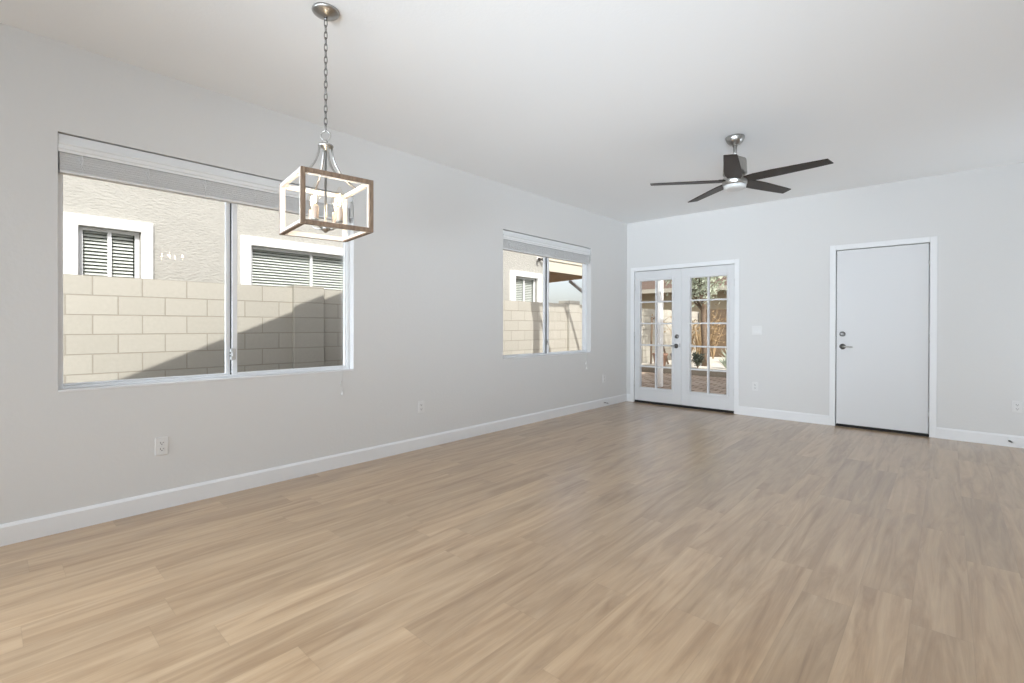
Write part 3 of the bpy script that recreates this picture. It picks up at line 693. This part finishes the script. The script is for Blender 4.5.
# our patio cover: tall white posts, beam, open at the left end; unseen top shaped for its shade
t = thing('patio_pergola', (-.58, 8.4, GZ), 'tall white patio pergola whose post shows through the left glazed door, its unseen top shaped for shade', 'pergola')
b = BM(); box(b, -.69, -.53, 6.96, 7.12, GZ, 3.675, .006); obj('post', b, WPOST, t)
b = BM(); box(b, -.64, -.515, 8.99, 9.105, GZ, 3.675, .006); obj('post', b, WPOST, t)
b = BM(); box(b, -.64, -.58, 6.85, 10.1, 3.675, 3.79, .003); obj('beam', b, WPOST, t)
b = BM(); tube(b, [(-.61, 6.98, 3.2), (-.61, 6.95, 3.4), (-.61, 6.90, 3.56), (-.61, 6.89, 3.70)], .04, 8); tube(b, [(-.61, 7.10, 3.35), (-.61, 7.14, 3.2), (-.61, 7.11, 3.05)], .03, 8); obj('brace', b, WPOST, t)
for yy in (6.95, 8.0, 9.05, 9.85):
    b = BM(); box(b, -.58, 2.4, yy, yy+.05, 3.72, 3.82, .003); obj('rafter', b, WPOST, t)
b = BM(); box(b, 2.4, 7.0, 6.86, 9.8, 3.83, 3.93, .006); obj('shade_panel', b, WPOST, t)  # added out of view to keep paving and lower post shaded
for xx in (2.5, 6.8):
    b = BM(); box(b, xx-.06, xx+.06, 9.6, 9.72, GZ, 3.83, .006); obj('post', b, WPOST, t)

# ------------------------------------------------------------------ back yard things
random.seed(7)
def pot(t, loc, r, h, m_):
    x, y, z = loc
    b = BM(); lathe(b, [(0, 0), (r*.68, 0), (r*.92, h*.8), (r*1.0, h*.82), (r*1.02, h), (r*.9, h), (r*.86, h*.84), (0, h*.84)], loc, 28); obj('pot', b, m_, t)
    b = BM(); lathe(b, [(0, h*.88), (r*.86, h*.86), (r*.86, h*.845), (0, h*.845)], loc, 20); obj('soil', b, SOIL, t)
def branches(bm, base, n, length, spread, r0, lean=(0, 0, 0), depth=2):
    tips = []
    for i in range(n):
        a = random.uniform(0, 2*PI); sp = random.uniform(.2, 1)*spread
        d = Vector((math.cos(a)*sp, math.sin(a)*sp, 1)).normalized()+Vector(lean)
        L = length*random.uniform(.7, 1.1); p = Vector(base); pts = [p.copy()]; rs = [r0]
        for s in range(5):
            d = (d+Vector((random.uniform(-.2, .2), random.uniform(-.2, .2), random.uniform(-.05, .12)))).normalized()
            p = p+d*L/5; pts.append(p.copy()); rs.append(r0*(1-.8*(s+1)/5))
        tube(bm, pts, rs, 5); tips += pts[2:]
        if depth > 1:
            for q in (2, 3, 4):
                for _ in range(2):
                    d2 = Vector((random.uniform(-1, 1), random.uniform(-1, 1), random.uniform(.1, 1))).normalized(); e = pts[q]+d2*L*.3; m2 = pts[q]+d2*L*.15+Vector((random.uniform(-.04, .04), 0, .02))
                    tube(bm, [pts[q], m2, e], [r0*.4, r0*.3, r0*.12], 4); tips += [m2, e]
    return tips
def leaves(bm, centres, n, size, jitter):
    for _ in range(n):
        c = Vector(random.choice(centres))+Vector([random.gauss(0, jitter) for _ in range(3)])
        d = Vector([random.gauss(0, 1) for _ in range(3)]).normalized(); u_ = d.orthogonal().normalized(); v_ = d.cross(u_); s = size*random.uniform(.6, 1.3)
        q = [c-u_*s, c-v_*s*.42+d*s*.1, c+u_*s, c+v_*s*.42+d*s*.1]; bm.faces.new([bm.verts.new(x) for x in q])
BZ = .09
t = thing('potted_cactus', (-2.03, 12.2, BZ), 'brown weathered clay pot with a few bare stalks, left of the dark pot', 'potted plant')
pot(t, (-2.03, 12.2, BZ), .20, .34, CLAY)
b = BM(); tp = branches(b, (-2.03, 12.2, BZ+.28), 4, .4, .05, .010, depth=1); obj('stem', b, TWIG, t)
t = thing('potted_shrub', (-1.60, 12.4, BZ), 'dark wide pot with a tall bare pale-twigged shrub', 'potted plant')
pot(t, (-1.60, 12.4, BZ), .21, .34, DARKPOT)
b = BM(); tp = branches(b, (-1.60, 12.4, BZ+.28), 8, 1.25, .08, .013); obj('stem', b, TWIG, t)
b = BM(); leaves(b, tp, 160, .035, .03); obj('foliage', b, DRYLEAF, t)
for (x, y, n, h, lab) in ((-2.15, 14.4, 11, 1.4, 'dry brown shrub by the tan block wall, behind the A-shaped timber frame'), (-1.95, 15.9, 11, 1.5, 'dry brown shrub farther back by the block wall corner')):
    t = thing('dry_shrub', (x, y, BZ), lab, 'shrub')
    b = BM(); tp = branches(b, (x, y, BZ), n, h, .14, .016); obj('stem', b, TWIG, t)
    b = BM(); leaves(b, tp, 300, .045, .03); obj('foliage', b, DRYLEAF, t)
t = thing('garden_trellis', (-2.5, 12.75, BZ), 'leaning dark A-shaped timber frame behind the clay pot', 'trellis')
for pa, pb in (((-2.52, 12.66, BZ), (-2.56, 12.80, 1.42)), ((-2.1, 12.86, BZ), (-2.50, 12.86, 1.42))):
    b = BM(); tube(b, [pa, pb], .028, 8); obj('leg', b, BARK, t)
b = BM(); tube(b, [(-2.60, 12.80, 1.36), (-2.46, 12.87, 1.38)], .022, 8); obj('crossbar', b, BARK, t)
# right half: tree, bush, agaves
TX, TY = -1.15, 13.0
t = thing('yard_tree', (TX, TY, BZ), 'pale-leaved tree with a grey trunk behind the right-hand glazed door', 'tree')
b = BM(); tube(b, [(TX+.02, TY, BZ), (TX, TY, .7), (TX-.04, TY, 1.4), (TX, TY+.03, 2.1), (TX-.06, TY+.05, 2.8)], [.10, .075, .065, .055, .04], 12); obj('trunk', b, BARK, t)
b = BM(); tp = branches(b, (TX-.04, TY, 1.55), 10, 1.6, .8, .03); obj('branch', b, BARK, t)
b = BM(); tp = [q for q in tp if q.z > 1.7]; leaves(b, tp, 2600, .06, .16); obj('crown', b, LEAF_P, t)
def blade(bm, base, d, L, w, droop):
    base = Vector(base); d = Vector(d).normalized(); side = d.cross(Vector((0, 0, 1))).normalized(); pr_ = None
    for i in range(6):
        a = i/5; p_ = base+d*L*a+Vector((0, 0, -droop*L*a*a)); ww = w*(1-a)**.7*(.6+.4*min(1, a*4)) if i < 5 else .001
        cur = (bm.verts.new(p_-side*ww), bm.verts.new(p_+Vector((0, 0, -.25*ww))), bm.verts.new(p_+side*ww))
        if pr_: bm.faces.new((pr_[0], pr_[1], cur[1], cur[0])); bm.faces.new((pr_[1], pr_[2], cur[2], cur[1]))
        pr_ = cur
t = thing('dry_grass_clump', (-1.9, 14.1, BZ), 'clump of dry tan blades left of the tree trunk', 'grass clump')
b = BM()
for i in range(70):
    a = random.uniform(0, 2*PI); blade(b, (-1.62+random.uniform(-.15, .15), 14.0+random.uniform(-.1, .1), BZ), (math.cos(a)*.3, math.sin(a)*.3, 1.4), random.uniform(.8, 1.5), .016, .1)
obj('foliage', b, DRYLEAF, t)
t = thing('dark_bush', (-1.02, 12.2, BZ), 'low dark green bush on the pale gravel in front of the tree trunk', 'bush')
b = BM(); tp = branches(b, (-1.02, 12.2, BZ), 10, .34, .3, .01); obj('stem', b, BARK, t)
b = BM(); leaves(b, tp, 900, .03, .03); obj('foliage', b, LEAF_D, t)
for (x, y, s, lab) in ((-.42, 12.5, .38, 'pale blue-green agave in the gravel bed right of the dark bush'), (.12, 12.6, .36, 'smaller agave at the right end of the glazed view'), (-1.0, 14.6, .5, 'agave farther back behind the tree trunk')):
    t = thing('agave', (x, y, BZ), lab, 'agave'); b = BM()
    for i in range(26):
        a = i*2.4; el = .6+1.5*(i/26); blade(b, (x, y, BZ+.02), (math.cos(a), math.sin(a), el), s*random.uniform(.8, 1.05), .035, .08)
    obj('leaf_rosette', b, AGAVE, t)
# house behind the yard
t = thing('rear_house', (-1, 23, -.15), 'tan house with a brown roof behind the back yard wall', 'house')
b = sbox(-7.5, 8, 21, 27, -.15, 2.70); objo('stucco_wall', b, STUCCO_T, t)
b = BM(); prism(b, [(20.3, 2.72), (20.3, 2.80), (24, 4.0), (27.7, 2.80), (27.7, 2.72)], -8, 8.6, 'x'); objo('house_roof', b, ROOFT, t)
b = sbox(-8, 8.6, 20.26, 20.3, 2.64, 2.82); objo('fascia', b, FASCIA, t)
